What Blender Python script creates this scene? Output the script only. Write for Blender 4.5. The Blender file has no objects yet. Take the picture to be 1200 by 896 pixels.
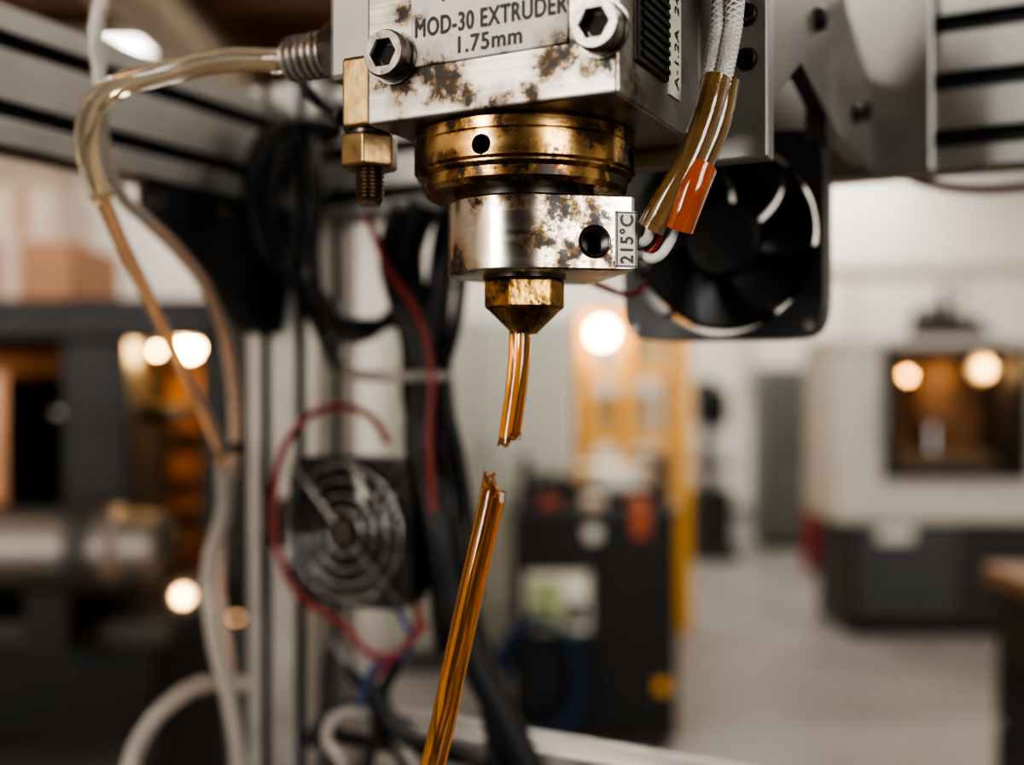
import bpy, bmesh, math, random
from mathutils import Vector, Matrix
random.seed(4)
CH=1.4; F=1250.0
C27,S27=math.cos(math.radians(27)),math.sin(math.radians(27))
# machine axes: u = along the gantry, v = into the machine, z relative to 1.4 m
MACH=Matrix.Translation((0,0,CH))@Matrix.Rotation(math.radians(-27),4,'Z')
IM=MACH.inverted()
ID=Matrix.Identity(4)
def Wd(px,py,d): return Vector(((px-600)/F*d,d,CH+(448-py)/F*d))
col=bpy.context.scene.collection
def empty(name):
    e=bpy.data.objects.new(name,None); e.empty_display_size=.05; col.objects.link(e); return e
# ---------------------------------------------------------------- materials
def nd(nt,t,**k):
    n=nt.nodes.new(t)
    for a,b in k.items(): setattr(n,a,b)
    return n
def mat(name,c,rough=.5,metal=0,ns=20,var=.12,bump=0.,stretch=(1,1,1),trans=0,ior=1.45,emit=None,es=0,rvar=.1,coat=0,c2=None,spots=None,stain=((.36,.2,.08),(.03,.015,.008)),sns=260,spec=.5,haze=.85):
    m=bpy.data.materials.new(name); m.use_nodes=True; nt=m.node_tree
    b=nt.nodes['Principled BSDF']; lk=nt.links.new
    tc=nd(nt,'ShaderNodeTexCoord'); mp=nd(nt,'ShaderNodeMapping'); mp.inputs['Scale'].default_value=stretch
    lk(tc.outputs['Object'],mp.inputs['Vector'])
    no=nd(nt,'ShaderNodeTexNoise'); no.inputs['Scale'].default_value=ns; no.inputs['Detail'].default_value=6
    lk(mp.outputs[0],no.inputs['Vector'])
    mix=nd(nt,'ShaderNodeMix',data_type='RGBA')
    a=tuple(max(0,x*(1-var)) for x in c); d=c2 or tuple(min(1,x*(1+var)) for x in c)
    if c2: a=c
    mix.inputs['A'].default_value=(*a,1); mix.inputs['B'].default_value=(*d,1)
    lk(no.outputs['Fac'],mix.inputs['Factor'])
    cs=mix.outputs['Result']
    mr=nd(nt,'ShaderNodeMapRange'); mr.inputs['To Min'].default_value=max(0,rough-rvar); mr.inputs['To Max'].default_value=min(1,rough+rvar)
    lk(no.outputs['Fac'],mr.inputs['Value']); rs=mr.outputs[0]
    b.inputs['Metallic'].default_value=metal
    b.inputs['Specular IOR Level'].default_value=spec
    if spots:
        acc=None
        n0=nd(nt,'ShaderNodeTexNoise'); n0.inputs['Scale'].default_value=sns*.35; n0.inputs['Detail'].default_value=4
        lk(tc.outputs['Object'],n0.inputs['Vector'])
        wv=nd(nt,'ShaderNodeVectorMath',operation='SCALE'); wv.inputs['Scale'].default_value=.022
        sb=nd(nt,'ShaderNodeVectorMath',operation='SUBTRACT'); sb.inputs[1].default_value=(.5,.5,.5)
        lk(n0.outputs['Color'],sb.inputs[0]); lk(sb.outputs[0],wv.inputs[0])
        wa=nd(nt,'ShaderNodeVectorMath',operation='ADD'); lk(tc.outputs['Object'],wa.inputs[0]); lk(wv.outputs[0],wa.inputs[1])
        for (p,r) in spots:
            vm=nd(nt,'ShaderNodeVectorMath',operation='DISTANCE'); vm.inputs[1].default_value=p
            lk(wa.outputs[0],vm.inputs[0])
            q=nd(nt,'ShaderNodeMapRange'); q.inputs['From Max'].default_value=r*1.25; q.inputs['To Min'].default_value=1; q.inputs['To Max'].default_value=0
            lk(vm.outputs['Value'],q.inputs['Value'])
            if acc is None: acc=q.outputs[0]
            else:
                mm=nd(nt,'ShaderNodeMath',operation='MAXIMUM'); lk(acc,mm.inputs[0]); lk(q.outputs[0],mm.inputs[1]); acc=mm.outputs[0]
        def layer(scale,amp,lo,hi,cc,op):
            n2=nd(nt,'ShaderNodeTexNoise'); n2.inputs['Scale'].default_value=scale; n2.inputs['Detail'].default_value=9; n2.inputs['Roughness'].default_value=.66
            lk(tc.outputs['Object'],n2.inputs['Vector'])
            n3=nd(nt,'ShaderNodeMath',operation='MULTIPLY_ADD'); n3.inputs[1].default_value=amp; n3.inputs[2].default_value=-amp/2
            lk(n2.outputs['Fac'],n3.inputs[0])
            ad=nd(nt,'ShaderNodeMath',operation='ADD'); lk(acc,ad.inputs[0]); lk(n3.outputs[0],ad.inputs[1])
            q=nd(nt,'ShaderNodeMapRange'); q.inputs['From Min'].default_value=lo; q.inputs['From Max'].default_value=hi; q.inputs['To Max'].default_value=op
            lk(ad.outputs[0],q.inputs['Value'])
            gate=nd(nt,'ShaderNodeMapRange'); gate.inputs['From Min'].default_value=.0; gate.inputs['From Max'].default_value=.25
            lk(acc,gate.inputs['Value'])
            mu=nd(nt,'ShaderNodeMath',operation='MULTIPLY'); lk(q.outputs[0],mu.inputs[0]); lk(gate.outputs[0],mu.inputs[1])
            return mu.outputs[0],cc
        mks=[]
        for (mo,cc) in (layer(sns*.5,.7,.05,.80,stain[0],haze),layer(sns*1.0,2.2,.50,.90,tuple(x*.28 for x in stain[0]),.9),layer(sns*1.7,2.8,.66,.92,stain[1],.98)):
            m2=nd(nt,'ShaderNodeMix',data_type='RGBA'); m2.inputs['B'].default_value=(*cc,1)
            lk(mo,m2.inputs['Factor']); lk(cs,m2.inputs['A']); cs=m2.outputs['Result']; mks.append(mo)
        mk_=mks[2]
        r2=nd(nt,'ShaderNodeMix',data_type='FLOAT'); r2.inputs['B'].default_value=.42
        lk(mks[1],r2.inputs['Factor']); lk(rs,r2.inputs['A']); rs=r2.outputs['Result']
        me=nd(nt,'ShaderNodeMapRange'); me.inputs['To Min'].default_value=metal; me.inputs['To Max'].default_value=.2*metal
        lk(mk_,me.inputs['Value']); lk(me.outputs[0],b.inputs['Metallic'])
    lk(cs,b.inputs['Base Color']); lk(rs,b.inputs['Roughness'])
    if bump:
        bp=nd(nt,'ShaderNodeBump'); bp.inputs['Strength'].default_value=bump; bp.inputs['Distance'].default_value=.002
        lk(no.outputs['Fac'],bp.inputs['Height']); lk(bp.outputs[0],b.inputs['Normal'])
    b.inputs['Transmission Weight'].default_value=trans; b.inputs['IOR'].default_value=ior
    b.inputs['Coat Weight'].default_value=coat
    if emit: b.inputs['Emission Color'].default_value=(*emit,1); b.inputs['Emission Strength'].default_value=es
    return m
# ---------------------------------------------------------------- mesh helpers
def fin(name,me,m,parent,M,smooth=False,bevel=0,seg=2,ang=35):
    if smooth:
        for p in me.polygons: p.use_smooth=True
        me.set_sharp_from_angle(angle=math.radians(ang))
    o=bpy.data.objects.new(name,me); col.objects.link(o)
    if m: me.materials.append(m)
    if parent: o.parent=parent
    o.matrix_local=M
    if bevel:
        b=o.modifiers.new('bevel','BEVEL'); b.width=bevel; b.segments=seg; b.limit_method='ANGLE'; b.angle_limit=math.radians(40)
    return o
def mk(name,V,Fc,m,parent=None,M=ID,**k):
    me=bpy.data.meshes.new(name); bm=bmesh.new()
    vs=[bm.verts.new(v) for v in V]
    for f in Fc:
        try: bm.faces.new([vs[i] for i in f])
        except ValueError: pass
    bmesh.ops.recalc_face_normals(bm,faces=bm.faces); bm.to_mesh(me); bm.free()
    return fin(name,me,m,parent,M,**k)
def box(name,x0,x1,y0,y1,z0,z1,m,parent=None,M=ID,bevel=0,**k):
    V=[(x,y,z) for z in (z0,z1) for y in (y0,y1) for x in (x0,x1)]
    Fc=[(0,1,3,2),(4,5,7,6),(0,1,5,4),(2,3,7,6),(0,2,6,4),(1,3,7,5)]
    return mk(name,V,Fc,m,parent,M,bevel=bevel,**k)
def prism(name,poly,a,b,m,parent=None,M=ID,axis='z',**k):
    n=len(poly)
    f={'z':lambda p,t:(p[0],p[1],t),'y':lambda p,t:(p[0],t,p[1]),'x':lambda p,t:(t,p[0],p[1])}[axis]
    V=[f(p,a) for p in poly]+[f(p,b) for p in poly]
    Fc=[tuple(range(n)),tuple(range(n,2*n))]+[(i,(i+1)%n,n+(i+1)%n,n+i) for i in range(n)]
    return mk(name,V,Fc,m,parent,M,**k)
def frame_of(p0,p1):
    d=(Vector(p1)-Vector(p0)).normalized()
    up=Vector((0,0,1)) if abs(d.z)<.9 else Vector((0,1,0))
    x=d.cross(up).normalized(); y=x.cross(d).normalized()
    return d,x,y
def lathe(name,prof,p0,dirv,m,parent=None,M=ID,seg=64,ph=0,smooth=True,**k):
    p0=Vector(p0); d,x,y=frame_of(p0,p0+Vector(dirv))
    V=[];Fc=[]
    for r,t in prof:
        for i in range(seg):
            a=2*math.pi*i/seg+ph
            V.append(p0+d*t+x*(r*math.cos(a))+y*(r*math.sin(a)))
    for j in range(len(prof)-1):
        for i in range(seg):
            Fc.append((j*seg+i,j*seg+(i+1)%seg,(j+1)*seg+(i+1)%seg,(j+1)*seg+i))
    Fc.append(tuple(range(seg))); n=(len(prof)-1)*seg; Fc.append(tuple(range(n,n+seg)))
    return mk(name,V,Fc,m,parent,M,smooth=smooth,**k)
def cyl(name,p0,p1,r,m,parent=None,M=ID,seg=32,**k):
    L=(Vector(p1)-Vector(p0)).length
    return lathe(name,[(r,0),(r,L)],p0,Vector(p1)-Vector(p0),m,parent,M,seg=seg,**k)
def tube(name,pts,r,m,parent=None,M=ID):
    cu=bpy.data.curves.new(name,'CURVE'); cu.dimensions='3D'; cu.bevel_depth=r; cu.bevel_resolution=4; cu.use_fill_caps=True
    s=cu.splines.new('BEZIER'); s.bezier_points.add(len(pts)-1)
    for b,p in zip(s.bezier_points,pts):
        b.co=p; b.handle_left_type='AUTO'; b.handle_right_type='AUTO'
    s.resolution_u=16
    o=bpy.data.objects.new(name,cu); col.objects.link(o); cu.materials.append(m)
    if parent: o.parent=parent
    o.matrix_local=M
    return o
def ptube(name,pp,r,m,parent=None):
    return tube(name,[Wd(*p) for p in pp],r,m,parent)
def boolean(o,cut):
    md=o.modifiers.new('b','BOOLEAN'); md.object=cut; md.operation='DIFFERENCE'; md.solver='EXACT'
    bpy.context.view_layer.update()
    dg=bpy.context.evaluated_depsgraph_get()
    me=bpy.data.meshes.new_from_object(o.evaluated_get(dg)); o.modifiers.clear(); o.data=me
    bpy.data.objects.remove(cut)
def text(name,body,org,xd,yd,width,height,m,parent,M,bold=.00012,space=1.08):
    cu=bpy.data.curves.new(name,'FONT'); cu.body=body; cu.resolution_u=4; cu.space_character=space
    o=bpy.data.objects.new(name,cu); col.objects.link(o); bpy.context.view_layer.update()
    me=bpy.data.meshes.new_from_object(o.evaluated_get(bpy.context.evaluated_depsgraph_get()))
    bpy.data.objects.remove(o)
    xs=[v.co.x for v in me.vertices]; ys=[v.co.y for v in me.vertices]
    x0,x1,y0,y1=min(xs),max(xs),min(ys),max(ys)
    xd=Vector(xd);yd=Vector(yd);org=Vector(org); nn=xd.cross(yd)
    base=[v.co.copy() for v in me.vertices]; fcs=[tuple(p.vertices) for p in me.polygons]
    V=[];Fc=[]
    # printed strokes: four slightly offset impressions thicken the letters
    for k,(ox,oy) in enumerate(((-1,0),(1,0),(0,1),(0,-1))):
        b0=len(V)
        for c in base:
            V.append(org+xd*((c.x-x0)/(x1-x0)*width+ox*bold)+yd*((c.y-y0)/(y1-y0)*height+oy*bold)+nn*(k*.00002))
        Fc+=[tuple(i+b0 for i in f) for f in fcs]
    bpy.data.meshes.remove(me)
    me=bpy.data.meshes.new(name); me.from_pydata(V,[],Fc); me.update()
    return fin(name,me,m,parent,M)
def tslot(name,a0,a1,b0,b1,na,nb,t0,t1,axis,m,parent,M=MACH,so=.0115):
    pts=[];deep=[]
    def side(p,d,inn,Lg,n):
        pts.append(p);deep.append(0)
        for i in range(n):
            c=(i+.5)*Lg/n; P=lambda s,k:(p[0]+d[0]*s+inn[0]*k,p[1]+d[1]*s+inn[1]*k)
            o=so/2;w=.0085;l=.002;dp=.0115
            for s,k in ((c-o-.001,0),(c-o,.001),(c-o,l),(c-w,l),(c-w,dp-.004),(c-w+.004,dp),(c+w-.004,dp),(c+w,dp-.004),(c+w,l),(c+o,l),(c+o,.001),(c+o+.001,0)):
                pts.append(P(s,k)); deep.append(1 if k>=l else 0)
    A=a1-a0;B=b1-b0
    side((a0,b0),(1,0),(0,1),A,na); side((a1,b0),(0,1),(-1,0),B,nb)
    side((a1,b1),(-1,0),(0,-1),A,na); side((a0,b1),(0,-1),(1,0),B,nb)
    n=len(pts)
    f={'u':lambda p,t:(t,p[0],p[1]),'v':lambda p,t:(p[0],t,p[1]),'z':lambda p,t:(p[0],p[1],t)}[axis]
    V=[f(p,t0) for p in pts]+[f(p,t1) for p in pts]
    Fc=[tuple(range(n)),tuple(range(n,2*n))]+[(i,(i+1)%n,n+(i+1)%n,n+i) for i in range(n)]
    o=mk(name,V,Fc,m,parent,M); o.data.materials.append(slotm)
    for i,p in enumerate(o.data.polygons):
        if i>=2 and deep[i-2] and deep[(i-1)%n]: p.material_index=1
    return o
def socket_bolt(name,c,dirv,R,h,m,md,parent,M=MACH):
    e=Vector(dirv).normalized()
    lathe(name+'_washer',[(R*1.12,0),(R*1.12,.0012)],c,e,m,parent,M,seg=40)
    n=48; d,x,y=frame_of(c,Vector(c)+e); c=Vector(c)
    V=[];Fc=[];rings=[(R*.97,.001),(R,.0018),(R,h-.0012),(R*.93,h),(-1,h),(-2,h-.0008),(-3,h*.45)]
    for r,t in rings:
        for i in range(n):
            a=2*math.pi*i/n
            if r<0:
                hx=R*.52/math.cos(((a)%(math.pi/3))-math.pi/6)
                rr=hx*{-1:1.1,-2:1.0,-3:1.0}[int(r)]
            else: rr=r
            V.append(c+d*t+x*rr*math.cos(a)+y*rr*math.sin(a))
    for j in range(len(rings)-1):
        for i in range(n): Fc.append((j*n+i,j*n+(i+1)%n,(j+1)*n+(i+1)%n,(j+1)*n+i))
    Fc.append(tuple(range((len(rings)-1)*n,len(rings)*n)))
    mk(name,V,Fc,m,parent,M,smooth=True,ang=30)
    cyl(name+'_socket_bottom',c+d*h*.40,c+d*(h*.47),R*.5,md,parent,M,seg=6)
# ---------------------------------------------------------------- materials in use
def onv(px,py,v):
    t=(px-600)/F; u=(C27*t-S27)*v/(C27+S27*t); Y=-S27*u+C27*v
    return Vector((u,v,(448-py)/F*Y))
VF=.3746
def sp(px,py,r,v=VF): return (tuple(onv(px,py,v)),r)
steel=mat('machined_steel',(.36,.345,.32),.34,1,ns=60,var=.30,bump=.12,stretch=(.12,1,8),
  spots=[sp(515,92,.015),sp(548,112,.010),sp(498,82,.012),sp(530,100,.012),sp(470,108,.010),sp(450,95,.008),sp(648,74,.013),sp(668,62,.012),sp(474,10,.009),sp(705,66,.011),sp(575,130,.014),sp(625,118,.009),((-.146,.39,.115),.010)],stain=((.14,.088,.040),(.008,.006,.004)),sns=185)
AX=Vector((-.211,.4265,0))
def ringpt(px,z,R):
    X0,Y0=.0057,.4758
    s=((px-615)/F*Y0)/R; s=max(-1,min(1,s)); w=Vector((X0+R*s,Y0-R*math.sqrt(1-s*s),CH+z)); return IM@w
brass=mat('heat_aged_brass',(.62,.40,.17),.24,1,ns=40,var=.35,bump=.1,stretch=(1,1,5),
  spots=[(tuple(ringpt(497,.096,.049)),.020),(tuple(ringpt(530,.088,.049)),.015),(tuple(ringpt(735,.098,.049)),.024),(tuple(ringpt(690,.104,.049)),.015),(tuple(ringpt(590,.106,.049)),.010),(tuple(ringpt(640,.086,.044)),.018),(tuple(ringpt(720,.086,.044)),.020),(tuple(ringpt(600,.084,.044)),.016),(tuple(ringpt(545,.108,.049)),.010),(tuple(ringpt(560,.084,.044)),.012)],stain=((.19,.085,.03),(.012,.007,.004)),sns=130)
brassp=mat('brass_plain',(.16,.11,.055),.36,1,ns=120,var=.55,bump=.25,rvar=.15,c2=(.34,.23,.11))
brassn=mat('nozzle_brass',(.58,.35,.11),.3,1,ns=220,var=.45,bump=.3,spots=[(tuple(AX+Vector((.0,-.017,.044))),.012),(tuple(AX+Vector((-.012,-.01,.035))),.013),(tuple(AX+Vector((.012,-.01,.03))),.012)],stain=((.22,.10,.03),(.02,.010,.006)))
heats=mat('heater_block_steel',(.52,.48,.42),.22,1,ns=50,var=.22,bump=.1,stretch=(1,1,5),
  spots=[(tuple(ringpt(655,.078,.034)),.022),(tuple(ringpt(640,.073,.034)),.016),(tuple(IM@Wd(690,262,.447)),.018),(tuple(IM@Wd(665,296,.445)),.017),(tuple(IM@Wd(630,285,.443)),.011),(tuple(ringpt(535,.05,.034)),.014),(tuple(IM@Wd(712,300,.45)),.014),(tuple(ringpt(600,.078,.034)),.011),(tuple(ringpt(560,.077,.034)),.008)],stain=((.22,.13,.055),(.009,.006,.004)),sns=160)
alu=mat('aluminium_extrusion',(.35,.34,.32),.40,.95,ns=30,var=.15,bump=.03)
slotm=mat('slot_shadow_strip',(.015,.015,.015),.6,.2,ns=30)  # shade inside the slots, put into the colour of their inner faces
alud=mat('aluminium_plate',(.26,.25,.235),.42,.95,ns=25,var=.25,bump=.05)
darkm=mat('dark_oxide_steel',(.09,.08,.075),.35,.95,ns=120,var=.4,bump=.1)
boltm=mat('bolt_steel',(.24,.22,.195),.30,1,ns=200,var=.5,bump=.12)
blackp=mat('black_plastic',(.011,.011,.011),.42,0,ns=40,var=.3,spec=.4)
blackr=mat('black_rubber_cable',(.010,.010,.010),.46,0,ns=50,var=.3,spec=.4)
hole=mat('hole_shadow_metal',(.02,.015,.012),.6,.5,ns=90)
labelm=mat('label_white',(.52,.485,.43),.45,0,ns=90,var=.2,spots=[sp(505,78,.010,VF),sp(512,60,.007,VF),sp(658,62,.012,VF),sp(600,78,.008,VF),sp(666,10,.005,VF),sp(486,20,.006,VF),sp(640,66,.009,VF)],stain=((.26,.18,.09),(.03,.018,.010)),sns=260)
label2=mat('label_small',(.54,.51,.44),.45,0,ns=90,var=.15)
ink=mat('ink_black',(.010,.009,.008),.5)
chrome=mat('chrome_wire',(.6,.6,.6),.25,1)
amber=mat('amber_filament',(1.0,.42,.06),.015,0,trans=.96,ior=1.50,ns=25,var=.02,rvar=.005,coat=.3)
amberd=mat('amber_fracture',(.40,.16,.04),.12,0,trans=.5,ior=1.5,ns=900,var=.7,bump=.6)
hose=mat('clear_hose',(.96,.89,.76),.07,0,trans=.95,ior=1.36,ns=30,var=.03,rvar=.03)
hosew=mat('milky_tube',(.48,.44,.39),.25,0,trans=.5,ns=20,var=.1)
hosea=mat('amber_guide_tube',(.92,.58,.34),.10,0,trans=.85,ns=20,var=.15,coat=.5)
braid=mat('braided_sleeve',(.42,.40,.37),.6,0,ns=900,var=.5,bump=.9)
shrink=mat('amber_shrink_tube',(.10,.05,.014),.12,0,ns=70,var=.4,coat=.8,trans=.5,c2=(.34,.20,.075))
shrinko=mat('orange_shrink_tube',(.36,.045,.006),.12,0,ns=110,var=.5,coat=.7,trans=.4,c2=(.55,.13,.02))
redw=mat('red_wire',(.17,.014,.011),.4); bluew=mat('blue_wire',(.02,.04,.12),.4)
whitew=mat('white_wire',(.55,.53,.50),.4)
# ================================================================ EXTRUDER
ex=empty('filament_extruder')
Z0=.1088
box('steel_body',-.260,-.146,VF,.4746,Z0,.225,steel,ex,MACH,bevel=.0016,seg=3)
box('name_plate',-.2373,-.1662,VF-.0011,VF+.001,.1300,.190,labelm,ex,MACH,bevel=.0006)
a=onv(489,38,VF);b_=onv(666,17,VF)
text('name_plate_text',"MOD-30 EXTRUDER",(a.x,VF-.0014,.1417),(1,0,0),(0,0,1),b_.x-a.x,.0074,ink,ex,MACH,bold=.00024)
a=onv(539,56,VF);b_=onv(613,50,VF)
text('name_plate_text_size',"1.75mm",(a.x,VF-.0014,.1327),(1,0,0),(0,0,1),b_.x-a.x,.0066,ink,ex,MACH,bold=.00022)
text('name_plate_text_top',"Assembly",(-.222,VF-.0014,.1525),(1,0,0),(0,0,1),.040,.0095,ink,ex,MACH,bold=.0002)
for k,(x,y) in enumerate(((450,62),(697,27))):
    p=onv(x,y,VF-.009); socket_bolt('socket_bolt_%d'%(k+1),(p.x,VF-.0003,p.z),(0,-1,0),.0098,.010,boltm,hole,ex)
socket_bolt('socket_bolt_3',(-.25,VF-.0003,.21),(0,-1,0),.0098,.010,boltm,hole,ex)
socket_bolt('socket_bolt_4',(-.157,VF-.0003,.21),(0,-1,0),.0098,.010,boltm,hole,ex)
box('side_vent_frame',-.1462,-.1440,.392,.428,.1255,.215,darkm,ex,MACH,bevel=.0006)
for i in range(22):
    box('side_vent_rib_%d'%i,-.1441,-.1428,.394,.426,.128+i*.0039,.1298+i*.0039,blackp,ex,MACH)
box('side_label',-.1462,-.1452,.432,.447,.122,.178,label2,ex,MACH)
text('side_label_text',"A-1.2A  24V",(-.1450,.4435,.126),(0,0,1),(0,-1,0),.046,.0055,ink,ex,MACH)
# brass collar
prof=[(.040,0),(.0478,0),(.049,-.0012),(.049,-.0055),(.0486,-.0060),(.049,-.0065),(.049,-.0168),(.0478,-.018),(.0478,-.0188),(.0455,-.0205),(.0455,-.0245),(.0435,-.0268),(.030,-.0268)]
prof=[(r,-t) for r,t in prof]
coll=lathe('brass_collar',prof,(AX.x,AX.y,Z0),(0,0,-1),brass,ex,MACH,seg=128,ang=25)
hp=ringpt(567,.0964,.049); dr=(Vector((hp.x,hp.y,0))-AX).normalized(); hp=Vector((hp.x,hp.y,.0962))
cut=cyl('c',hp-dr*.012,hp+dr*.01,.0042,None,None,MACH); boolean(coll,cut)
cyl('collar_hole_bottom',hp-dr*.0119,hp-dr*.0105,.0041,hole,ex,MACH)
hp2=ringpt(735,.0964,.049); dr2=(Vector((hp2.x,hp2.y,0))-AX).normalized(); hp2=Vector((hp2.x,hp2.y,.0962))
cut=cyl('c',hp2-dr2*.012,hp2+dr2*.01,.0042,None,None,MACH); boolean(coll,cut)
for p in coll.data.polygons: p.use_smooth=True
coll.data.set_sharp_from_angle(angle=math.radians(28))
lathe('collar_neck',[(.031,0),(.031,.0035),(.029,.005)],(AX.x,AX.y,.0825),(0,0,-1),darkm,ex,MACH)
# heater block
R=.0343; nf=Vector((.20,-.98)).normalized(); tf=Vector((-nf.y,nf.x)); c0=Vector((.0057,.4758)); Lt=.0405
poly=[]
for i in range(49):
    a=math.atan2(nf.y,nf.x)-math.pi*i/48
    poly.append(c0+R*Vector((math.cos(a),math.sin(a))))
e2=c0-nf*R+tf*Lt; e1=c0+nf*R+tf*Lt
poly+=[e2-tf*.004, e2+nf*.004, e1-nf*.002, e1-tf*.002]
poly2=[]
for p in poly:
    q=IM@Vector((p.x,p.y,CH)); poly2.append((q.x,q.y))
hb=prism('heater_block',poly2,.0470,.0790,heats,ex,MACH,smooth=True,ang=30)
def tabpt(s,z,off=0):
    p=c0+nf*(R+off)+tf*s; q=IM@Vector((p.x,p.y,CH+z)); return q
nl=(IM.to_3x3()@Vector((nf.x,nf.y,0))); tl=(IM.to_3x3()@Vector((tf.x,tf.y,0)))
def s_at(px):
    t=(px-600)/F; p=c0+nf*R
    return (t*p.y-p.x)/(tf.x-t*tf.y)
sh=s_at(697); yh=(c0+nf*R+tf*sh).y; zh=(448-283)/F*yh
cut=cyl('c',tabpt(sh,zh,-.018),tabpt(sh,zh,.01),.0062,None,None,MACH,seg=40); boolean(hb,cut)
for p in hb.data.polygons: p.use_smooth=True
hb.data.set_sharp_from_angle(angle=math.radians(30))
b=hb.modifiers.new('bevel','BEVEL'); b.width=.0010; b.segments=3; b.limit_method='ANGLE'; b.angle_limit=math.radians(50)
prof=[]
for i in range(14):
    prof+= [(.0061,i*.0012),(.0052,i*.0012+.0006)]
V=[];Fc=[];n=32;base=tabpt(sh,zh,-.0005)
d,x,y=frame_of(base,base-nl)
for r,t in prof:
    for i in range(n):
        a=2*math.pi*i/n; V.append(base+d*t+x*r*math.cos(a)+y*r*math.sin(a))
for j in range(len(prof)-1):
    for i in range(n): Fc.append((j*n+i,j*n+(i+1)%n,(j+1)*n+(i+1)%n,(j+1)*n+i))
Fc.append(tuple(range((len(prof)-1)*n,len(prof)*n)))
mk('heater_thread',V,Fc,darkm,ex,MACH,smooth=True)
s0,s1=s_at(721),s_at(746); ym=(c0+nf*R+tf*s1).y; zt=(448-248)/F*ym; zb=(448-314)/F*ym
V=[]
for off in (.0001,.0006):
    for (s,z) in ((s0,zb),(s1,zb),(s1,zt),(s0,zt)): V.append(tabpt(s,z,off))
mk('temperature_label',V,[(0,1,2,3),(4,5,6,7),(0,1,5,4),(1,2,6,5),(2,3,7,6),(3,0,4,7)],label2,ex,MACH)
text('temperature_label_text',"215°C",tabpt(s1-.0018,zb+.0018,.0009),(0,0,1),-tl,(zt-zb)-.0036,(s1-s0)-.0036,ink,ex,MACH,bold=.00018)
for (za,zb2,sa,sb) in ((zb+.0004,zb+.0009,s0,s1),(zt-.0009,zt-.0004,s0,s1)):
    V=[tabpt(s,z,.0008) for (s,z) in ((sa,za),(sb,za),(sb,zb2),(sa,zb2))]; mk('label_border',V,[(0,1,2,3)],ink,ex,MACH)
for (sa,sb) in ((s0+.0003,s0+.0008),(s1-.0008,s1-.0003)):
    V=[tabpt(s,z,.0008) for (s,z) in ((sa,zb),(sb,zb),(sb,zt),(sa,zt))]; mk('label_border_v',V,[(0,1,2,3)],ink,ex,MACH)
# nozzle
lathe('nozzle_seat',[(.0185,0),(.0185,.0015)],(AX.x,AX.y,.0473),(0,0,-1),darkm,ex,MACH)
lathe('nozzle_hex',[(.0168,0),(.0182,.0012),(.0182,.0125),(.0170,.0140)],(AX.x,AX.y,.0462),(0,0,-1),brassn,ex,MACH,seg=6,ph=.62,smooth=False,bevel=.0007)
lathe('nozzle_tip',[(.0166,0),(.0158,.0006),(.0062,.0100),(.0056,.0108),(.0050,.0108)],(AX.x,AX.y,.0325),(0,0,-1),brassn,ex,MACH,seg=64)
box('stepper_motor',-.255,-.150,.380,.468,.226,.30,blackp,ex,MACH,bevel=.004)
# left side fittings
fy,fz=.413,.1565
box('elbow_block',-.296,-.2598,.396,.430,.137,.185,alud,ex,MACH,bevel=.003)
lathe('hose_union_nut',[(.0135,0),(.0150,.0012),(.0150,.010),(.0135,.0112)],(-.295,fy,fz),(-1,0,0),boltm,ex,MACH,seg=6,smooth=False)
pr=[]
for i in range(6): pr+=[(.0085,i*.0042),(.0112,i*.0042+.0012),(.0112,i*.0042+.0026),(.0085,i*.0042+.0036)]
lathe('hose_barb',pr+[(.0078,.027)],(-.3062,fy,fz),(-1,0,0),mat('barb_steel',(.5,.49,.46),.25,1,ns=100,var=.3),ex,MACH,seg=40)
bx,by=-.2745,.398
lathe('brass_valve_body',[(.012,0),(.0135,.001),(.0135,.030),(.012,.031)],(bx,by,.1435),(0,0,-1),brassp,ex,MACH,seg=6,ph=.05,smooth=False,bevel=.0008)
lathe('brass_valve_neck',[(.0095,0),(.0095,.004)],(bx,by,.113),(0,0,-1),darkm,ex,MACH)
lathe('brass_valve_nut',[(.0118,0),(.0132,.0012),(.0132,.0140),(.0118,.0152)],(bx,by,.1105),(0,0,-1),brassp,ex,MACH,seg=6,ph=-.15,smooth=False,bevel=.0007)
pr=[]
for i in range(9): pr+=[(.0066,i*.0017),(.0056,i*.0017+.00085)]
lathe('brass_valve_thread',pr+[(.005,.0160)],(bx,by,.0955),(0,0,-1),mat('thread_bronze',(.20,.16,.11),.35,1,ns=200,var=.3),ex,MACH,seg=32)
# carriage plate and arms
box('carriage_plate',-.262,-.114,.4748,.487,.1005,.30,alu,ex,MACH,bevel=.0012)
for uu,nm in ((-.127,''),(-.25,'_2')):
    prism('carriage_arm_plate'+nm,[(.487,.125),(.487,.30),(.62,.30),(.70,.235),(.785,.215),(.785,.150),(.66,.150),(.56,.165)],uu,uu+.010,alud,ex,MACH,axis='x',bevel=.001)
box('gantry_carriage',-.27,-.075,.785,.799,.145,.285,alud,ex,MACH,bevel=.002)
for k,(u,z) in enumerate(((-.1235,.165),(-.1235,.145))):
    socket_bolt('plate_bolt_%d'%k,(u,.4748,z),(0,-1,0),.0045,.004,darkm,hole,ex)
for k,(v,z) in enumerate(((.52,.2),(.60,.2),(.76,.185),(.72,.175))):
    socket_bolt('arm_bolt_%d'%k,(-.117,v,z),(1,0,0),.006,.005,darkm,hole,ex)
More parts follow.
